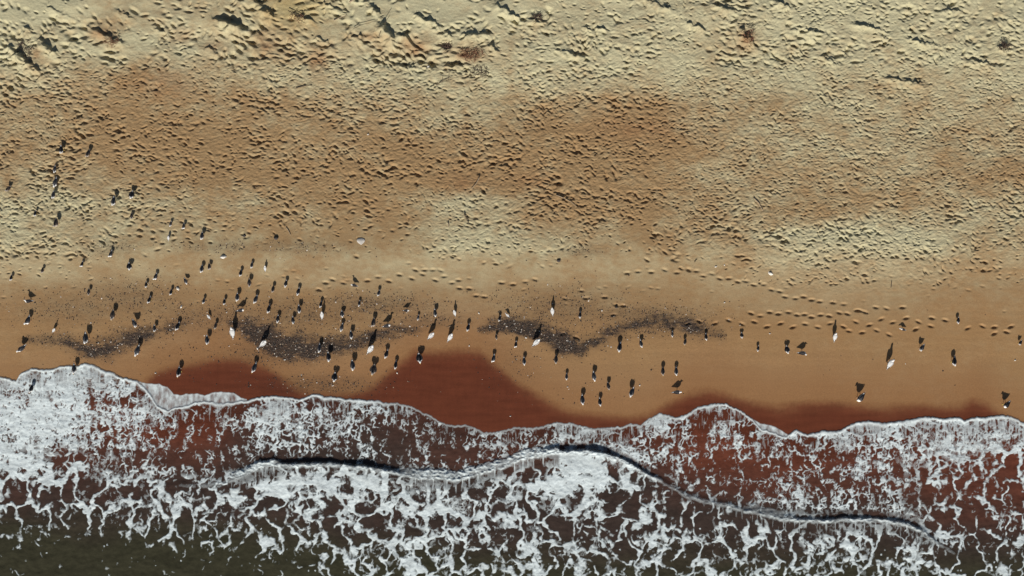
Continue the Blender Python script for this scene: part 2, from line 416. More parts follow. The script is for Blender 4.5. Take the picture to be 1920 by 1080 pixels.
for x, y, a, b, s in [(205,70,26,18,.6),(345,75,22,18,.5),(780,95,26,18,.7),(505,85,22,26,.6),(600,120,18,30,.6),(880,108,36,14,.6),(315,160,60,30,.5),(1190,245,75,22,.5),(1390,80,16,26,.6),(80,105,14,14,.5),(870,345,50,22,.4),(1000,340,40,20,.3),(415,95,24,14,.5),(690,75,22,10,.4)]:
    k = s * np.exp(-((PX - x) / a) ** 2 - ((PY - y) / b) ** 2)
    k = np.clip(k * (1 + 0.9 * fbm(PX / 22, PY / 22, 131, 3)), 0, 1)[..., None]
    tint = tint * (1 - k) + np.array([0.265, 0.138, 0.060]) * k
wetd = PY - WET(PX) + 7 * fbm(PX / 90, PY / 30, 141, 3) + 3.5 * fbm(PX / 8, PY / 8, 142, 3) + 9 * GD * fbm(PX / 4, PY / 4, 143, 2)
wet = sstep(-12, 14, wetd)
moist = sstep(-120, 0, wetd) * 0.55
k = np.maximum(wet, 0)[..., None]
tint = tint * (1 - moist[..., None]) + np.array([0.265, 0.122, 0.052]) * moist[..., None]
soakc = SOAK * (1 + 0.22 * fbm(PX / 60, PY / 9, 144, 3) + 0.10 * fbm(PX / 9, PY / 30, 145, 3))[..., None] + np.array([0.03, 0.018, 0.008]) * sstep(30, 0, wetd)[..., None]
tint = tint * (1 - k) + soakc * k
gk = np.clip(GD * 1.15 * (1 + 0.9 * fbm(PX / 11, PY / 4, 151, 3)), 0, 0.92)[..., None]
tint = tint * (1 - gk) + np.array([0.032, 0.022, 0.017]) * gk
wet_all = np.clip(0.25 * damp[..., 0] + moist + wet * 0.9, 0, 1)

beach = grid_mesh('sand', wx(PX), wy(PY), Z, M_SAND, {'wet': wet_all}, {'tint': tint})
link(beach, kind='structure')

def ground_z(px, py):
    i = int(np.clip(np.searchsorted(SX, px), 1, len(SX) - 1)); j = int(np.clip(np.searchsorted(SY, py), 1, len(SY) - 1))
    return float(Z[j, i])

# ---------------------------------------------------------------- sea
PLUME = line([(0, 0), (425, 0), (450, 1), (515, 1), (530, 0), (740, 0), (790, 1), (1046, 1), (1050, 0), (1380, 0), (1420, .4), (1480, .4), (1500, 0)])
BACK = line([(0, 0), (425, 0), (450, 1), (515, 1), (540, .1), (740, .15), (790, 1), (1046, 1), (1050, .2), (1200, .1), (1380, .3), (1450, .7), (1740, .8), (1765, 0)])
def front_d(X, Y):
    """how far (pixels) a point lies seaward of the swash front"""
    wob = 4.0 * fbm(X / 26, Y / 400, 201, 3) + 1.8 * fbm(X / 7, Y / 200, 205, 2)
    return Y - FRONT(X) - wob

def bore_d(X, Y):
    return Y - BORE(X) - 6.0 * fbm(X / 46, X * 0 + 3.3, 211, 4) - 1.2 * fbm(X / 6, X * 0 + 7.7, 215, 2)

def water_z(X, Y):
    fd, bd = front_d(X, Y), bore_d(X, Y)
    z0 = base_height(X, Y)
    under = np.maximum(z0, 0.0) + 0.03 * sstep(-2, 30, fd)
    h = BORE_H(X)
    bd = bd + 6 * PLUME(X)
    rise = np.where(bd < 0, 0, 0.8 * h * np.clip(0.85 + 0.7 * fbm(X / 60, X * 0 + 1.7, 217, 3), 0.3, 1.3) * sstep(0, 2.0 + 15 * sstep(0.17, 0.06, h), bd) * (0.35 + 0.65 * np.exp(-np.maximum(bd, 0) / 90)))
    sw = 0.035 * fbm(X / 80, Y / 35, 221, 3) * sstep(0, 60, fd) + 0.012 * fbm(X / 12, Y / 8, 225, 3) * sstep(0, 30, fd)
    return np.where(fd < 0, z0 - 0.05 - 0.01 * np.minimum(-fd, 30), under + rise + sw)

QX, QY = coords(-60, 1980, 1.7, -7000, 9000), coords(672, 1140, 1.7, 500, 9000)
X, Y = np.meshgrid(QX, QY)
fd, bd = front_d(X, Y), bore_d(X, Y)
old_d = Y - OLD(X)
old_ok = ((X > 255) & (X < 475)) | ((X > 1408) & (X < 1486))
RED = np.array([0.135, 0.042, 0.024]); DEEP = np.array([0.047, 0.033, 0.027]); OLIVE = np.array([0.041, 0.039, 0.023])
# how red with stirred-up sand the water is, read from the photograph
RX = [0, 120, 240, 360, 480, 600, 720, 840, 960, 1080, 1200, 1320, 1440, 1560, 1680, 1800, 1920]
RY = [700, 760, 810, 860, 910, 960, 1020, 1080]
RED_T = [[6,6,7,7,6,6,5,6,7,6,7,8,8,8,7,7,7],[6,6,7,8,6,4,3,6,7,6,8,9,9,9,8,8,8],[4,4,7,9,3,2,2,3,5,4,7,9,9,8,8,8,8],[3,4,4,4,1,1,1,3,4,2,4,8,8,7,6,7,8],
    [2,2,2,1,1,1,1,1,1,1,1,4,6,5,5,6,7],[1,1,1,1,1,1,1,1,1,1,1,1,1,1,2,4,4],[0,0,0,0,0,0,0,0,0,0,0,0,0,0,0,1,1],[0]*17]
rt = np.clip((table(RED_T, RX, RY, X, Y) - 1) / 8 + 0.15 * fbm(X / 60, Y / 40, 231, 3), 0, 1)[..., None]
ol = sstep(970, 1065, Y + 30 * fbm(X / 120, Y / 60, 235, 2) + np.interp(X, [0, 500, 900, 1900], [40, 25, -20, -30]))[..., None]
wt = (DEEP * (1 - ol) + OLIVE * ol) * (1 - rt) + RED * rt
body = np.clip(0.45 + 0.4 * (1 - rt[..., 0]) + 0.55 * sstep(0, 90, fd), 0, 1)
body = np.maximum(body, sstep(-30, 0, bd))
sea = grid_mesh('sea', wx(X), wy(Y), water_z(X, Y), M_WATER, {'body': body}, {'tint': wt}, keep=(fd[:-1, :-1] > -6))
link(sea, kind='structure')

# foam
FX = np.arange(-60, 1981, 1.0); FY = np.arange(676, 1141, 1.0)
X, Y = np.meshgrid(FX, FY)
fd, bd = front_d(X, Y), bore_d(X, Y)
DX = list(range(40, 1921, 80)); DY = [700, 740, 780, 820, 860, 900, 940, 980, 1020, 1060]
DENS = [[8,8,7,3,3,3,6,5,4,3,3,4,4,5,5,6,5,5,5,6,7,7,7,7],
    [8.5,8,6,5,3,3,7,5,4,3,3,4,4,5,5,6,5,5,5,6,7.5,7,7,7],
    [9,8,5.5,5,3,4,7,5,5,3,3,4,4,6,5,6,3.5,5,5,6,8,7,7.5,7],
    [9,7,5,4,2.5,3,6,5,5,2,3,5,3,6,5,5,3.5,3.5,5,5,6,5.5,7.5,6],
    [8,4,4,4,2.5,2.5,3,3,4,2,2,3,6,9,8,4,2.5,3.5,4,4,5,5,6,5],
    [5.5,5.5,5.2,5,4,4.5,8.3,8,8,7,5,6,7,8.5,6.5,4,2,2,4,3.5,4,4,4,4],
    [5.2,4.8,4.8,5.2,5,4.8,4.8,6,6,6,6.6,6,6,6,4,4,3.5,3.2,4.6,4.6,5.2,4,3.4,3.4],
    [3.6,3.2,3.9,4.8,4.8,3.6,4,4,5,5.5,5.2,4.8,4.8,4.8,3.4,4,4,4,4,5.2,5.6,4.6,3.4,3.4],
    [1.6,1.4,1.8,2.6,3,3.6,4.4,4,5,6,5,4,5,5,4,5,5,5,5,5,6,4,4,4],
    [.2,.2,.2,.2,.3,.5,1.5,3,4,5,5,3,4,4,3,5,5,4,4,4,5,5,4,4]]
D = table(DENS, DX, DY, X, Y) / 10.0
def web(sx_, sy_, seed, w1, w2):
    """distance in pixels to the nearest cell wall, distance to the cell's middle (in cells), the cell's own number"""
    m = (sx_ + sy_) / 2
    xx = X + w1 * m * fbm(X / (m * 0.9), Y / (m * 0.9), seed, 2) + w2 * m * fbm(X / (m * 0.3), Y / (m * 0.3), seed + 3, 2)
    yy = Y + w1 * m * fbm(X / (m * 0.9), Y / (m * 0.9), seed + 5, 2) + w2 * m * fbm(X / (m * 0.3), Y / (m * 0.3), seed + 7, 2)
    f1, f2, c = worley(xx / sx_, yy / sy_, seed + 9)
    return (f2 - f1) * min(sx_, sy_) * 0.5, f1, c

def veil(D, big, small, tiny, wmax, ragged):
    """foam from a local amount D: thin broken threads, then wide veins, then white with round holes"""
    e1, _, _ = big; e2, f2_, c2 = small; e3, f3_, c3 = tiny
    w = (0.5 + wmax * np.clip(D, 0, 1) ** 1.3) * np.clip(1 + 0.9 * ragged, 0.15, 2.2)
    brk = sstep(-0.28, 0.12, fbm(X / 15, Y / 19, 611, 3) + 1.5 * (D - 0.30))
    c = sstep(w + 0.9, w - 0.9, e1) * brk
    m2 = sstep(-0.05, 0.25, fbm(X / 60, Y / 45, 613, 2) + 0.7 * (D - 0.38))
    w2 = w * 0.55
    c = np.maximum(c, 0.92 * m2 * sstep(w2 + 0.8, w2 - 0.8, e2) * sstep(-0.25, 0.2, fbm(X / 11, Y / 13, 615, 3) + 1.2 * (D - 0.35)))
    m3 = sstep(0.08, 0.35, fbm(X / 34, Y / 30, 617, 2) + 0.6 * (D - 0.5))
    c = np.maximum(c, 0.55 * m3 * sstep(w2 * 0.55 + 0.8, w2 * 0.55 - 0.6, e3) * sstep(-0.15, 0.25, fbm(X / 8, Y / 9, 619, 3) + D - 0.4))
    full = sstep(0.56, 0.70, D + 0.20 * ragged)
    r2 = (0.70 * c2 ** 1.2) * np.clip(1.75 - 1.15 * D, 0.3, 1.2); r3 = (0.55 * c3) * np.clip(1.5 - 1.2 * D, 0.1, 1)
    hole = np.maximum(sstep(r2 + 0.035, r2 - 0.035, f2_ + 0.06 * ragged) * (c2 > 0.3), 0.85 * sstep(r3 + 0.07, r3 - 0.07, f3_) * (c3 > 0.55))
    c = np.maximum(c, full * (1 - hole))
    film = 0.17 * sstep(0.3, 0.8, D + 0.3 * ragged) * np.clip(0.55 + fbm(X / 5, Y / 8, 621, 3), 0, 1)
    return np.maximum(c, film)

streak = fbm(X / 17, Y / 60, 303, 3)
Dl = D * 0.94 - 0.035 + 0.24 * fbm(X / 60, Y / 45, 301, 3) + 0.10 * fbm(X / 22, Y / 22, 302, 2)
Ds = D - 0.115 + 0.34 * streak + 0.24 * fbm(X / 75, Y / 40, 305, 2)
ragL = fbm(X / 9, Y / 9, 631, 4, 0.62); ragS = fbm(X / 5.5, Y / 9, 633, 4, 0.65)
lace_c = veil(Dl, web(40, 56, 641, 0.6, 0.18), web(20, 30, 661, 0.6, 0.18), web(10, 13, 681, 0.65, 0.22), 7.5, ragL)
sw_c = veil(Ds, web(13, 22, 741, 0.8, 0.25), web(8, 14, 761, 0.8, 0.25), web(5.5, 9, 781, 0.7, 0.2), 3.0, ragS)
kind_w = sstep(-14, 2, bd)                                            # seaward of the bore: wide lace
lw = np.interp(X, [0, 150, 300, 700, 1200, 1500, 1650, 1750, 1920], [.8, .8, 0, 0, 0, 0, .2, .7, 1]) * sstep(790, 880, Y)
lw = np.maximum(kind_w, sstep(0.3, 0.7, np.clip(lw + 0.3 * fbm(X / 40, Y / 40, 361, 2), 0, 1)))
# rim of the front, crest of the bore
rim_n = 0.5 + 0.9 * fbm(X / 34, Y / 300, 381, 3)
rim_s = np.interp(X, [0, 240, 300, 420, 480, 700, 740, 900, 1000, 1180, 1300, 1400, 1480, 1560, 1920], [1, .9, .9, .6, .8, .7, .25, .2, .3, .35, .6, .7, .7, 1, 1])
rim = np.exp(-(np.maximum(fd - 2.2, 0) / (1.6 + 8 * np.clip(rim_n, 0, 1.2) ** 2 * rim_s)) ** 2) * np.clip(rim_s + 0.25, 0, 1)
crest_s = np.interp(X, [0, 300, 430, 470, 760, 800, 1040, 1200, 1260, 1320, 1500, 1720, 1760, 1800], [0, .0, .5, .8, .8, 1, 1, .8, .3, .5, .8, .8, .5, 0])
plume = PLUME(X)
pn = 5 * fbm(X / 9, Y / 9, 391, 3)
crest = np.exp(-((bd - 6 - 7 * sstep(0.17, 0.06, BORE_H(X)) + pn * 0.4) / 4.0) ** 2) * crest_s
crest = crest * np.clip(0.9 + 1.3 * fbm(X / 14, Y / 14, 394, 3), 0, 1)
crest = np.maximum(crest, plume * sstep(-4.5, -1, bd + pn) * sstep(13, 6, bd + pn) * (0.7 + 0.6 * fbm(X / 12, Y / 6, 395, 2)))
# smooth back of the breaker just behind the plume: combed streaks over dark water
back = BACK(X) * sstep(6, 12, bd) * sstep(40, 22, bd + 10 * fbm(X / 12, Y * 0, 397, 2))
comb = sstep(0.1, 0.5, fbm(X / 4.2, Y / 45, 399, 3)) 
front_dark = sstep(-15, -6, bd) * sstep(1.5, -0.5, bd - 2.0 - 9 * sstep(0.17, 0.06, BORE_H(X))) * (1 - plume) * sstep(0.04, 0.17, BORE_H(X)) * np.clip(0.85 + 0.8 * fbm(X / 18, Y / 30, 393, 2), 0, 1)
comb2 = sstep(-0.05, 0.45, fbm(X / 3.6, Y / 34, 635, 3) + 0.5 * (D - 0.5)) * 0.85
kc = 0.75 * sstep(62, 8, fd) * sstep(-0.2, 0.25, fbm(X / 55, Y / 50, 637, 2) + 0.3 * (D - 0.4))
sw_c = sw_c * (1 - kc) + np.maximum(comb2, 0.45 * sw_c) * kc
cov = np.clip(lace_c * lw + sw_c * (1 - lw), 0, 1)
cov = cov * (1 - back) + back * np.maximum(0.8 * comb, cov * 0.3)
cov = cov * (1 - 0.92 * front_dark)
cov = np.maximum(cov, np.maximum(rim, crest))
cov *= sstep(-1.0, 2.0, fd)
thin = 0.84 + 0.3 * fbm(X / 25, Y / 18, 401, 4, 0.6)
alpha = np.clip(cov * thin, 0, 0.97)
# older thin lobes
od = Y - OLD(X) - 3 * fbm(X / 14, Y / 200, 403, 2)
okm = ((X > 258) & (X < 478)) | ((X > 1408) & (X < 1486))
oldc = okm * sstep(0, 3, od) * sstep(4, -2, fd) * np.clip(0.48 + 0.7 * fbm(X / 8, Y / 18, 405, 3) + 0.35 * np.exp(-(od / 4) ** 2), 0, 0.85)
alpha = np.maximum(alpha, oldc)
# a few flecks far out
spk = (hash2((X / 3).astype(np.int64), (Y / 3).astype(np.int64), 5) / 4294967296.0 > 0.9935) & (Y > 985)
spk = spk * sstep(0.0, 0.3, fbm(X / 90, Y / 60, 407, 2) + 0.15)
alpha = np.maximum(alpha, 0.75 * spk * (fbm(X / 2, Y / 2, 409, 1) > -0.1))
wz = water_z(X, Y)
bz = base_height(X, Y)
fz = np.maximum(wz, bz + 0.006) + 0.006 + 0.022 * np.clip(cov, 0, 1) * (0.8 + 0.8 * fbm(X / 8, Y / 8, 411, 3))
fz += 0.035 * rim * np.clip(rim_s, 0, 1) * np.exp(-((fd - 5) / 5) ** 2) + 0.06 * crest * (0.7 + 1.2 * fbm(X / 7, Y / 5, 413, 3))
mx = np.maximum(np.maximum(alpha[:-1, :-1], alpha[1:, 1:]), np.maximum(alpha[:-1, 1:], alpha[1:, :-1]))
foam = grid_mesh('sea_foam', wx(X), wy(Y), fz, M_FOAM, {'cover': alpha}, keep=mx > 0.10)
link(foam, 'white lacy foam of the breaking waves spread over the brown water', 'foam', kind='stuff')

# ---------------------------------------------------------------- gravel of pebbles and shell bits
def build_gravel():
    n = 560000
    gx = rng.uniform(-40, 1960, n); gy = rng.uniform(445, 760, n)
    d = gravel_density(gx, gy) * np.clip(0.75 + 1.0 * fbm(gx / 24, gy / 12, 501, 3), 0, 1.5)
    ok = (rng.random(n) < np.clip(d, 0, 1) ** 1.2 * 0.95 + 0.0005) & (gy < FRONT(gx) - 6)
    gx, gy, d = gx[ok], gy[ok], d[ok]
    n = len(gx)
    i = np.clip(np.searchsorted(SX, gx), 1, len(SX) - 1); j = np.clip(np.searchsorted(SY, gy), 1, len(SY) - 1)
    gz = Z[j, i]
    base = np.array([[1, 0, 0], [.3, .95, 0], [-.8, .6, 0], [-.8, -.6, 0], [.3, -.95, 0], [0, 0, .6], [.45, .3, .45], [-.4, -.2, .5]])
    faces = [(0, 1, 6), (1, 2, 5), (1, 5, 6), (2, 3, 7), (2, 7, 5), (3, 4, 7), (4, 0, 6), (4, 6, 7), (5, 7, 6)]
    s = (0.015 + 0.030 * rng.random(n) ** 2.8)
    ang = rng.uniform(0, 2 * math.pi, n)
    ca, sa = np.cos(ang), np.sin(ang)
    jit = base[None] * (1 + 0.25 * rng.standard_normal((n, 8, 1))) * s[:, None, None]
    jit[:, :, 1] *= rng.uniform(0.5, 1, n)[:, None]
    co = np.empty((n, 8, 3))
    co[:, :, 0] = jit[:, :, 0] * ca[:, None] - jit[:, :, 1] * sa[:, None] + wx(gx)[:, None]
    co[:, :, 1] = jit[:, :, 0] * sa[:, None] + jit[:, :, 1] * ca[:, None] + wy(gy)[:, None]
    co[:, :, 2] = jit[:, :, 2] + gz[:, None] - 0.004
    f = (np.array(faces)[None] + (np.arange(n) * 8)[:, None, None]).reshape(-1, 3)
    pal = np.array([[.024, .018, .015], [.038, .026, .020], [.075, .043, .027], [.18, .11, .07], [.32, .25, .17], [.62, .57, .5]])
    u = rng.random(n)
    k = np.searchsorted(np.cumsum([.40, .27, .16, .09, .05, .03]), u).clip(0, 5)
    colr = np.repeat((pal[k] * rng.uniform(0.7, 1.3, (n, 1)))[:, None, :], 8, 1).reshape(-1, 3)
    me = bpy.data.meshes.new('gravel')
    me.vertices.add(n * 8); me.vertices.foreach_set('co', co.astype(np.float32).ravel())
    me.loops.add(f.size); me.loops.foreach_set('vertex_index', f.astype(np.int32).ravel())
    me.polygons.add(len(f)); me.polygons.foreach_set('loop_start', np.arange(0, f.size, 3, dtype=np.int32))
    me.update(calc_edges=True)
    v4 = np.concatenate([colr, np.ones((len(colr), 1))], 1).astype(np.float32)
    me.attributes.new('tint', 'FLOAT_COLOR', 'POINT').data.foreach_set('color', v4.ravel())
    me.materials.append(M_GRAVEL)
    link(bpy.data.objects.new('gravel', me), 'dark pebbles and broken shell strewn in wavy bands along the beach', 'gravel', kind='stuff')
    print('pebbles', n)
build_gravel()

# ---------------------------------------------------------------- gulls
def ring_tube(bm, rings, seg=14):
    """closed surface through oval rings: (centre, half width, half height)"""
    loops = []
    n = len(rings)
    for i, (c, w, h) in enumerate(rings):
        c = Vector(c)
        t = (Vector(rings[min(i + 1, n - 1)][0]) - Vector(rings[max(i - 1, 0)][0])).normalized()
        side = t.cross(Vector((0, 0, 1)))
        side = Vector((1, 0, 0)) if side.length < 1e-3 else side.normalized()
        up = side.cross(t).normalized()
        loops.append([bm.verts.new(c + side * (w * math.cos(2 * math.pi * k / seg)) + up * (h * math.sin(2 * math.pi * k / seg))) for k in range(seg)])
    for a, b in zip(loops[:-1], loops[1:]):
        for k in range(seg):
            bm.faces.new((a[k], a[(k + 1) % seg], b[(k + 1) % seg], b[k]))
    bm.faces.new(loops[0][::-1]); bm.faces.new(loops[-1])

def make_gull_mesh(pose, plum):
    """a standing gull facing +Y, about 0.42 m long, one continuous surface"""
    bm = bmesh.new()
    neck = {'alert': (0.125, 0.395, 0.0), 'rest': (0.14, 0.335, 0.0), 'peck': (0.235, 0.20, 0.0), 'turned': (0.115, 0.36, 0.05), 'lifted': (0.14, 0.36, 0.0)}[pose]
    ny, hz, nx = neck
    rings = [((0, -.245, .168), .022, .006), ((0, -.19, .178), .034, .012), ((0, -.13, .19), .045, .034), ((0, -.06, .206), .066, .062),
             ((0, .01, .225), .077, .078), ((0, .07, .245), .072, .078), ((0, .11, .268), .052, .062)]
    hb = Vector((nx, ny, hz))
    for f, w, h in ((0.4, .042, .046), (0.75, .035, .036)):
        p = Vector((0, .115, .275)).lerp(hb + Vector((0, -.015, -.03)), f)
        rings.append((tuple(p), w, h))
    hd = Vector((nx * 1.2, 1.0, -0.12)).normalized() if pose != 'peck' else Vector((0, 0.75, -0.66))
    for d, w, h in ((0.0, .033, .032), (.03, .032, .033), (.055, .024, .026), (.072, .011, .013), (.10, .009, .011), (.125, .004, .004)):
        rings.append((tuple(hb + hd * d), w, h))
    ring_tube(bm, rings)
    lift = 0.018 if pose == 'lifted' else 0.0
    for s in (-1, 1):                                              # folded wings, tips crossing over the tail
        ring_tube(bm, [((s * .050, .095, .270), .012, .03), ((s * (.068 + lift), .04, .258 + lift), .017, .056), ((s * (.066 + lift), -.04, .236 + lift), .016, .052),
                       ((s * (.048 + lift * .7), -.13, .212 + lift), .012, .032), ((s * .026, -.22, .192 + lift * .5), .009, .016), ((s * .006, -.305, .178), .005, .006)], 10)
        stride = .03 * s if pose in ('alert', 'turned') else 0.0
        ring_tube(bm, [((s * .034, .0, .20), .024, .02), ((s * .033, .005, .135), .013, .012), ((s * .032, -.012 + stride * .5, .085), .0085, .0085), ((s * .032, stride, .012), .0085, .0085)], 8)
        for a in (-.5, 0, .5):
            ring_tube(bm, [((s * .032, -.008 + stride, .010), .008, .008), ((s * .032 + .055 * math.sin(a), stride + .055 * math.cos(a), .008), .007, .006)], 6)
    bmesh.ops.recalc_face_normals(bm, faces=bm.faces)
    me = bpy.data.meshes.new('gull_form'); bm.to_mesh(me); bm.free()
    ob = bpy.data.objects.new('gull_form', me); COL.objects.link(ob)
    rm = ob.modifiers.new('weld', 'REMESH'); rm.mode = 'VOXEL'; rm.voxel_size = 0.0065; rm.use_smooth_shade = True
    sm = ob.modifiers.new('even', 'SMOOTH'); sm.factor = 0.5; sm.iterations = 2
    dg = bpy.context.evaluated_depsgraph_get()
    out = bpy.data.meshes.new_from_object(ob.evaluated_get(dg))
    bpy.data.objects.remove(ob); bpy.data.meshes.remove(me)
    out.name = 'gull'
    n = len(out.vertices)
    co = np.empty(n * 3, np.float32); out.vertices.foreach_get('co', co); co = co.reshape(-1, 3)
    nr = np.empty(n * 3, np.float32); out.vertices.foreach_get('normal', nr); nr = nr.reshape(-1, 3)
    x, y, z = co.T
    white = np.array([.80, .79, .76]); mantle, tip = {'grey': ([.095, .09, .09], [.02, .02, .02]), 'slate': ([.035, .032, .034], [.015, .015, .015]), 'pale': ([.55, .55, .54], [.08, .08, .08]), 'brown': ([.10, .075, .06], [.03, .025, .02])}[plum]  # 'pale' paints sunlight on the back into the mantle colour
    colr = np.tile(white, (n, 1))
    axis_z = np.interp(y, [-.3, -.13, .01, .11], [.172, .19, .222, .268])
    wing = (y < .085) & ((z > axis_z + .012) | ((np.abs(x) > .05) & (z > axis_z - .035))) & (y > -.35)
    colr[wing] = mantle
    colr[wing & (y < -.17)] = tip
    colr[(z < axis_z) & (y < -.14) & (z > .12)] = white
    if plum == 'brown':
        colr[(~wing) & (z > .15)] = [.42, .36, .30]
    colr[(z < .125) & (np.abs(x) < .12) & (y < .12)] = [.35, .20, .10] if plum != 'slate' else [.40, .30, .08]
    bill = ((co - np.array(hb + hd * .066)) @ np.array(hd)) > 0
    near = np.linalg.norm(co - np.array(hb + hd * .09), axis=1) < .05
    colr[bill & near] = [.45, .27, .05]
    for s in (-1, 1):                                              # eyes
        sidev = hd.cross(Vector((0, 0, 1))).normalized()
        e = np.array(hb + hd * .034 + sidev * (s * .032) + Vector((0, 0, .006)))
        colr[np.linalg.norm(co - e, axis=1) < .0085] = [.01, .01, .01]
    v4 = np.concatenate([colr, np.ones((n, 1))], 1).astype(np.float32)
    out.attributes.new('tint', 'FLOAT_COLOR', 'POINT').data.foreach_set('color', v4.ravel())
    out.materials.clear(); out.materials.append(M_FEATHER)
    return out

GULL_MESH = {}
def gull_mesh(pose, plum):
    if (pose, plum) not in GULL_MESH: GULL_MESH[(pose, plum)] = make_gull_mesh(pose, plum)
    return GULL_MESH[(pose, plum)]

# (x, y of the bird's lit end, length to its shadow's tip, way it faces: d the sea, u inland, r / l along the beach, q inland to the right, size word)
GULLS = [
 (123,290,25,'d'),(172,297,24,'d'),(109,325,21,'d'),(109,351,28,'d'),(107,373,22,'d'),(21,361,20,'dl'),(72,406,17,'d'),(113,426,26,'d'),(220,386,27,'d'),(253,373,23,'w'),(252,411,19,'d'),
 (324,425,16,'d'),(349,430,18,'d'),(24,525,17,'d'),(83,511,17,'d'),(157,500,17,'d'),(212,482,21,'d'),(247,505,22,'w'),(294,524,21,'d'),(276,538,17,'d'),(281,567,20,'d'),(169,552,19,'d'),
 (53,567,20,'l'),(55,607,27,'d'),(214,597,29,'d'),(257,612,26,'dr'),(104,622,17,'q'),(292,620,20,'d'),(165,641,32,'d'),(40,659,27,'dl'),(259,664,31,'d'),(142,697,27,'d'),(60,733,23,'d'),
 (320,450,12,'u'),(383,449,23,'d'),(381,510,23,'d'),(396,505,20,'d'),(474,502,18,'d'),(499,507,18,'u'),(453,517,20,'d'),(470,536,24,'d'),(352,532,20,'dr'),(537,537,21,'d'),(513,547,20,'d'),
 (560,552,22,'d'),(322,552,18,'d'),(383,568,17,'d'),(422,570,18,'d'),(447,563,24,'d'),(480,567,24,'d'),(457,584,21,'r'),(505,585,24,'d'),(563,585,24,'d'),(522,603,22,'d'),(551,605,21,'d'),
 (602,575,19,'d'),(605,595,24,'u'),(391,597,16,'ul'),(405,615,19,'d'),(334,617,24,'d'),(438,629,38,'u'),(391,643,26,'d'),(499,649,30,'q'),(600,658,25,'d'),(618,675,28,'d'),(337,703,28,'d'),(477,695,28,'d'),
 (662,537,17,'l'),(710,554,19,'d'),(674,573,17,'d'),(643,593,19,'w'),(765,584,16,'r'),(701,611,27,'d'),(730,613,22,'r'),(784,599,16,'d'),(817,592,23,'d'),(852,590,20,'u'),(877,619,22,'d'),
 (812,634,28,'q'),(847,637,29,'q'),(641,619,23,'d'),(660,633,24,'d'),(699,660,33,'q'),(724,669,25,'d'),(788,677,28,'w'),(663,691,30,'d'),(700,699,30,'w'),(742,689,23,'d'),(628,712,26,'w'),
 (936,601,18,'d'),(950,594,14,'ul'),(1035,588,25,'u'),(1087,595,19,'d'),(931,635,16,'d'),(967,650,19,'d'),(925,677,23,'d'),(983,682,23,'d'),(1009,647,31,'q'),(1042,679,25,'d'),(1062,710,19,'d'),
 (1114,711,27,'d'),(1160,657,28,'d'),(1092,755,28,'d'),(1125,758,23,'d'),(1141,728,22,'d'),(1182,741,29,'dl'),(1202,649,22,'d'),(1260,630,16,'d'),(1283,645,19,'d'),(1242,701,24,'d'),(1267,701,24,'d'),
 (1273,737,23,'r'),(1323,636,20,'d'),(1390,632,16,'w'),(1420,657,17,'d'),(1475,660,22,'w'),(1507,664,22,'r'),(1564,636,27,'u'),(1690,619,10,'l'),(1669,687,33,'q'),(1724,657,24,'dl'),(1608,752,33,'dl'),
 (1794,605,19,'d'),(1910,646,17,'dl'),(1786,683,27,'d'),(1882,764,28,'dl')]
HEAD = {'d': -93, 'dl': -125, 'dr': -60, 'u': 92, 'ul': 125, 'r': 8, 'l': 172, 'q': 52, 'w': -90}

def zone(x, y):
    """stretch of beach a gull stands on (found again in the photograph) and which of the stretches it is"""
    if y < 440: return 'on the churned sand at upper left'
    if y > 690 and x < 230: return 'in the foam at far left'
    if x < 130: return 'at the left edge beside pebbles' if y > 545 else 'on pale smooth sand near left edge'
    if x < 310: return 'above the left pebble scatter' if y < 556 else 'around the left pebble band'
    if y < 458: return 'on churned sand at upper left'
    if x < 440: return 'left of the flock centre, inland' if y < 575 else 'left of the black pebble band'
    if x < 575: return 'in the inland middle of the flock' if y < 558 else ('above the black pebble band' if y < 612 else 'at the black pebble band')
    if x < 690: return 'right of the black pebble band, inland' if y < 625 else 'right of the black pebble band, seaward'
    if x < 900: return 'inland above the dark wet hollow' if y < 612 else 'beside the dark wet hollow'
    if x < 1055: return 'at the bent middle pebble band'
    if x < 1190: return 'on tan sand below middle pebbles' if y > 690 else 'right end of the middle pebbles'
    if x < 1340: return 'on tan sand below right pebbles' if y > 690 else 'along the right pebble scatter'
    if x < 1580: return 'on bare sand right of pebbles'
    return 'on the bare sand at far right'

zones = {}
for k, g in enumerate(GULLS): zones.setdefault(zone(g[0], g[1]), []).append(k)
ORD = 'first second third fourth fifth sixth seventh eighth ninth tenth eleventh twelfth thirteenth fourteenth'.split()
def gull_label(k):
    x, y, L, w = GULLS[k]
    z = zone(x, y)
    mates = sorted(zones[z], key=lambda i: GULLS[i][0])
    size = 'small ' if L < 18 else 'large ' if L > 28 else ''
    look = {'d': 'gull facing the sea', 'dl': 'gull turned half left to sea', 'dr': 'gull turned half right to sea', 'u': 'sunlit gull facing inland', 'ul': 'sunlit gull facing inland left',
            'r': 'gull seen side-on', 'l': 'gull seen side-on', 'q': 'sunlit gull slanting inland', 'w': 'broad gull with wide dark shadow'}[w]
    if len(mates) == 1: return f'{size}{look} {z}'
    i = mates.index(k); n = len(mates)
    pos = 'leftmost' if i == 0 else 'rightmost' if i == n - 1 else ORD[i] + ' from left'
    return f'{size}{look} {z}, {pos}'

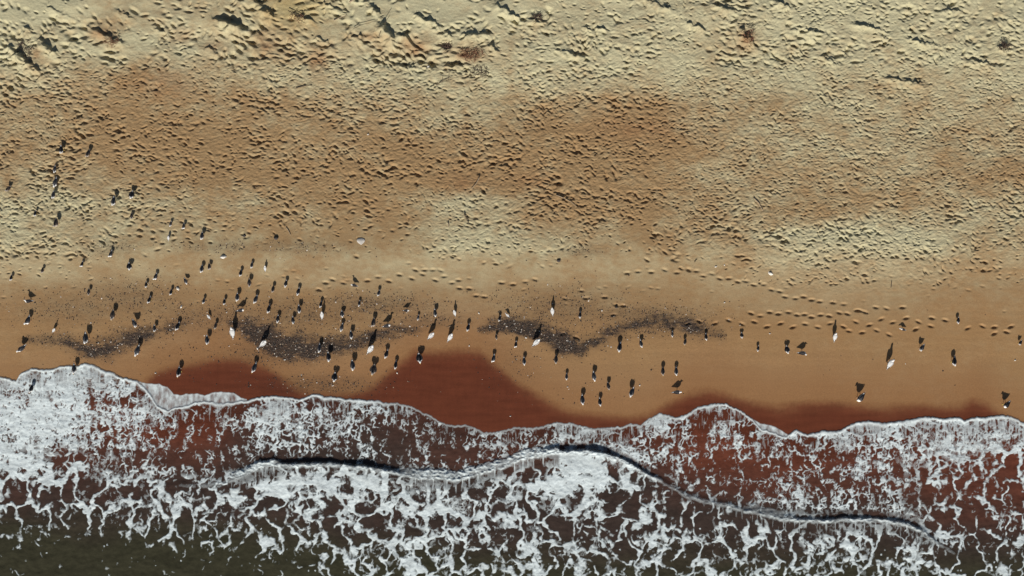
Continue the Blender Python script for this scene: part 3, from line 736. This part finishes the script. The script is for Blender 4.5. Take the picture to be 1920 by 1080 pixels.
proto = None
for k, (x, y, L, w) in enumerate(GULLS):
    if w == 'w': pose = 'lifted'
    elif L < 17: pose = 'rest'
    else: pose = random.choice(['alert', 'alert', 'alert', 'alert', 'alert', 'turned', 'rest'])
    if w in 'uq' and L > 20: pose = 'alert'
    if (x, y) in ((320, 450), (1690, 619), (950, 594)): pose = 'peck'
    plum = random.choice(['grey', 'grey', 'slate', 'slate', 'brown'])
    if w in ('u', 'q', 'ul'): plum = 'pale'  # backs sloping towards the sun: their brightness is painted as a pale mantle
    if w in ('r', 'l'): plum = 'slate'
    k_ = 0.9 if w in ('u', 'q', 'ul') else 1.0
    s = k_ * float(np.clip(L / (25.5 if w[0] == 'd' or w == 'w' else 23.5 if w in 'rl' else 25.0), 0.62, 1.38))
    a = R(HEAD[w] + random.uniform(-14, 14))
    fx = x + (960 - x) * 0.0042 - 6.0 * s * math.cos(a) * 0.6
    fy = y - (540 - y) * -0.0 + (-5.5 * s if w[0] == 'd' or w == 'w' else -3.0 * s if w in 'rl' else -6.0 * s)
    me = gull_mesh(pose, plum)
    if proto is None:
        proto = o = bpy.data.objects.new('gull', me)
    else:
        o = proto.copy(); o.data = me
    z = ground_z(fx, fy)
    if y > 690 and x < 200: z = max(z, 0.1)
    o.location = (float(wx(fx)), float(wy(fy)), z - 0.004)
    o.rotation_euler = (0, 0, a - math.pi / 2)
    o.scale = (s * (1.22 if w in ('u', 'q', 'ul') else 1.45 if w == 'w' else 1.2), s, s)
    link(o, gull_label(k), 'gull', 'gulls standing on the beach')

# ---------------------------------------------------------------- small things lying on the sand
def tube_obj(name, paths, mat, seg=6):
    bm = bmesh.new()
    for pts in paths:
        ring_tube(bm, [(p[:3], p[3], p[3]) for p in pts], seg)
    bmesh.ops.recalc_face_normals(bm, faces=bm.faces)
    me = bpy.data.meshes.new(name); bm.to_mesh(me); bm.free()
    for p in me.polygons: p.use_smooth = True
    me.materials.append(mat)
    return bpy.data.objects.new(name, me)

def stick(x0, y0, x1, y1, r, label, mat, lift=0.0, twig=False):
    z = max(ground_z(x0, y0), ground_z(x1, y1), ground_z((x0 + x1) / 2, (y0 + y1) / 2)) + r * 0.8
    cx, cy = float(wx((x0 + x1) / 2)), float(wy((y0 + y1) / 2))
    a = Vector((float(wx(x0)) - cx, float(wy(y0)) - cy, 0.0)); b = Vector((float(wx(x1)) - cx, float(wy(y1)) - cy, lift))
    sd_ = Vector((-(b - a).y, (b - a).x, 0)) * 0.05
    pts = []
    for i in range(7):
        t = i / 6
        p = a.lerp(b, t) + sd_ * (math.sin(3.1 * t) + random.uniform(-.3, .3))
        pts.append((p.x, p.y, p.z + random.uniform(0, r), r * (1 - 0.5 * t)))
    paths = [pts]
    if twig:
        for t, s in ((0.35, 1), (0.6, -1), (0.75, 1)):
            p = a.lerp(b, t); d = (b - a).normalized(); q = Vector((-d.y, d.x, 0)) * s
            L = (b - a).length * 0.35
            e = p + (d * 0.7 + q) * L * 0.7 + Vector((0, 0, 0.05))
            paths.append([(p.x, p.y, p.z, r * .6), ((p.x + e.x) / 2, (p.y + e.y) / 2 , .03, r * .5), (e.x, e.y, e.z, r * .25)])
    o = tube_obj('driftwood_stick', paths, mat)
    o.location = (cx, cy, z)
    return link(o, label, 'stick', 'sticks lying on the dry sand')

stick(871, 402, 879, 421, .028, 'short dark stick lying across the pale churned patch in mid beach', M_DARKWOOD)
stick(841, 418, 842, 428, .03, 'stubby pale stick left of the short dark stick', M_WOOD)
stick(900, 333, 885, 356, .025, 'thin pale stick slanting in the brown sand of mid beach', M_WOOD)
stick(1042, 367, 1080, 389, .02, 'long thin pale pole lying right of the mid churned patch', M_WOOD)
stick(1409, 372, 1426, 397, .03, 'straight pale stick on the brown patch right of centre', M_WOOD)
stick(540, 427, 548, 442, .025, 'bent pale stick beside a dark lump above the flock', M_WOOD)
stick(632, 48, 656, 38, .025, 'short pale stick on the dune between two dark hollows', M_WOOD)
stick(715, 78, 737, 40, .016, 'long thin stick leaning over the dark diagonal hollow in the dune', M_DARKWOOD, 0.15)
stick(662, 15, 674, 8, .05, 'thick pale driftwood piece at the top edge of the dune', M_WOOD)
stick(548, 30, 575, 46, .018, 'forked dark twig on the yellowish dune sand', M_DARKWOOD, .05, True)
stick(820, 165, 850, 149, .016, 'forked thin twig below the tangle of weed', M_DARKWOOD, .03, True)
stick(1668, 528, 1667, 540, .02, 'small dark upright-looking twig on smooth sand at right', M_DARKWOOD)
stick(668, 62, 712, 50, .014, 'thin twig above the pale dune bank left of diagonal hollow', M_DARKWOOD, .05)
stick(560, 170, 590, 165, .02, 'low dark stick on brown sand in upper left', M_DARKWOOD)
stick(1300, 492, 1305, 486, .018, 'tiny dark twig on tan sand right of centre', M_DARKWOOD)
stick(846, 610, 840, 613, .014, 'tiny pale straw between two sunlit slanting gulls', M_WOOD)

def weed_clump(x, y, rx, ry, n, label, mat, h=0.10):
    paths = []
    for i in range(n):
        a = random.uniform(0, 2 * math.pi); r = math.sqrt(random.random())
        p = Vector((r * rx * math.cos(a) / PPM, r * ry * math.sin(a) / PPM, random.uniform(0, h)))
        d = random.uniform(0, 2 * math.pi); L = random.uniform(.08, .28)
        bend = random.uniform(-.12, .12)
        q = p + Vector((L * math.cos(d), L * math.sin(d), random.uniform(-.02, .06)))
        m = p.lerp(q, .5) + Vector((bend * math.sin(d), -bend * math.cos(d), .04))
        paths.append([(*p, .008), (*m, .009), (*q, .004)])
    o = tube_obj('weed_clump', paths, mat, 5)
    o.location = (float(wx(x)), float(wy(y)), ground_z(x, y))
    return link(o, label, 'weed', 'dry weed washed up on the dunes')
weed_clump(838, 92, 7, 7, 90, 'round black tangle of weed on the dune', M_WEED, .16)
weed_clump(885, 108, 22, 10, 110, 'long reddish brown drift of dry weed right of the black tangle', M_REDWEED)
weed_clump(900, 140, 16, 10, 40, 'thin dark scatter of weed below the reddish drift', M_WEED, .05)
weed_clump(1867, 95, 9, 8, 60, 'dark tuft of weed near the right edge of the dune', M_WEED, .12)
weed_clump(565, 42, 12, 8, 30, 'brown weed wisps around the forked twig', M_REDWEED, .05)
weed_clump(1006, 40, 9, 5, 40, 'dark weed caught on the dune bank at top centre', M_WEED, .08)
weed_clump(60, 100, 16, 14, 50, 'dark weed in the long diagonal hollow at upper left', M_WEED, .06)
weed_clump(1395, 78, 10, 16, 40, 'brown weed in the diagonal hollow at upper right', M_REDWEED, .06)
weed_clump(225, 85, 16, 10, 40, 'reddish weed in the brown hollow at upper left', M_REDWEED, .05)

def lump_mesh(name, mat, seed, flat=0.5, tip=False):
    rr = random.Random(seed)
    bm = bmesh.new()
    bmesh.ops.create_icosphere(bm, subdivisions=3, radius=1)
    ph = [rr.uniform(0, 6.28) for _ in range(6)]
    for v in bm.verts:
        x, y, z = v.co
        k = 1 + .12 * math.sin(3 * x + ph[0]) * math.cos(2 * y + ph[1]) + .09 * math.sin(5 * y + ph[2] + 3 * z) + .05 * math.sin(9 * x + ph[3]) * math.sin(8 * z + ph[4])
        v.co = Vector((x * k, y * k * .8, z * k * flat))
        if tip and y < 0: v.co.x *= 1 + y * .75
    me = bpy.data.meshes.new(name); bm.to_mesh(me); bm.free()
    for p in me.polygons: p.use_smooth = True
    me.materials.append(mat)
    return me

def lump(name, x, y, size_px, label, cat, mat, flat=.5, tip=False, rot=0.0, group=None):
    o = bpy.data.objects.new(name, lump_mesh(name, mat, int(x * 7 + y), flat, tip))
    s = size_px / PPM / 2
    o.scale = (s, s, s); o.rotation_euler = (0, 0, rot)
    o.location = (float(wx(x)), float(wy(y)), ground_z(x, y) + s * flat * .4)
    return link(o, label, cat, group)

lump('stone', 679, 453, 16, 'pale pointed stone alone on smooth sand above the flock', 'stone', M_PALE, .22, True)
lump('stone', 521, 447, 8, 'dark round lump beside the bent pale stick', 'stone', M_STONE, .8)
lump('stone', 1047, 489, 7, 'dark round lump alone on smooth tan sand at centre', 'stone', M_STONE, .7)
lump('stone', 462, 443, 6, 'small dark lump on the grey sand left of the bent stick', 'stone', M_STONE, .7)
lump('stone', 1155, 576, 5, 'small dark lump above the right pebble scatter', 'stone', M_STONE, .7)

def shell(x, y, size_px, label, rot=0.0, group='white shells scattered on the beach'):
    """a cockle half: a ribbed fan dome"""
    bm = bmesh.new()
    rows, cols = 7, 21
    vs_ = []
    for i in range(rows):
        r = i / (rows - 1)
        ring = []
        for j in range(cols):
            t = -1 + 2 * j / (cols - 1)
            a = t * 1.25
            rr = r * (1 + .05 * math.cos(j * math.pi))
            h = .55 * math.sin(math.pi * min(1, .18 + r * .82)) * math.cos(t * 1.35) + .02 * math.cos(j * math.pi) * r
            ring.append(bm.verts.new((rr * math.sin(a), rr * math.cos(a) - .5, max(h, 0))))
        vs_.append(ring)
    for i in range(rows - 1):
        for j in range(cols - 1):
            bm.faces.new((vs_[i][j], vs_[i + 1][j], vs_[i + 1][j + 1], vs_[i][j + 1]))
    bmesh.ops.remove_doubles(bm, verts=bm.verts, dist=1e-4)
    bmesh.ops.solidify(bm, geom=bm.faces[:], thickness=.06)
    me = bpy.data.meshes.new('shell'); bm.to_mesh(me); bm.free()
    me.materials.append(M_SHELL)
    o = bpy.data.objects.new('shell', me)
    s = size_px / PPM / 1.8
    o.scale = (s, s, s); o.rotation_euler = (random.uniform(-.15, .15), random.uniform(-.15, .15), rot)
    o.location = (float(wx(x)), float(wy(y)), ground_z(x, y) + .012)
    return link(o, label, 'shell', group)

shell(422, 482, 12, 'large white hollow shell on smooth sand above the flock', 0.1)
shell(1442, 513, 10, 'white three-cornered shell at the edge of churned sand right of centre', 2.6)
shell(1340, 500, 5, 'round white shell on tan sand left of the three-cornered one', 0.4)
shell(1356, 497, 3.5, 'tiny white shell close right of the round white shell', 1.4)
shell(342, 575, 6, 'white shell lying alone among pebbles left of the flock', 1.2)
shell(336, 541, 8, 'thin white shell beside a small gull left of the flock', -1.0)
shell(293, 699, 3.5, 'white shell at the edge of the left wet hollow', .3)
shell(745, 699, 4, 'white shell at left edge of the dark wet hollow', 2.0)
shell(1199, 722, 4, 'white shell on tan sand right of the slanted gull', .9)
shell(693, 255, 4, 'white shell on churned sand in upper middle', .6)
shell(1128, 582, 4, 'white shell above the middle pebbles, right side', 1.5)
shell(1357, 567, 3.5, 'tiny white shell under the trail on pale sand right of centre', .5)
shell(805, 130, 5, 'white shell on churned sand below the dune hollows', .5)
shell(898, 587, 4, 'white shell on tan sand left of the middle pebbles', 2.2)
shell(484, 653, 5, 'white shell left of the slanting gull on black pebbles', 1.8)
shell(535, 674, 4, 'white shell below the black pebble band', .2)
shell(986, 633, 4, 'white shell under the middle pebble band', 2.9)
shell(880, 648, 3.5, 'tiny white shell on tan sand above the wet hollow', 1.1)
shell(1442, 625, 3.5, 'tiny white shell on bare sand right of pebbles', .1)
shell(1901, 675, 4, 'white shell on bare sand at the right edge', .7)
shell(957, 780, 3, 'tiny white shell in the dark wet hollow near the foam', .2)
shell(1064, 725, 3, 'tiny white shell below a gull on tan sand at centre', .2)
print('done', len(bpy.data.objects))
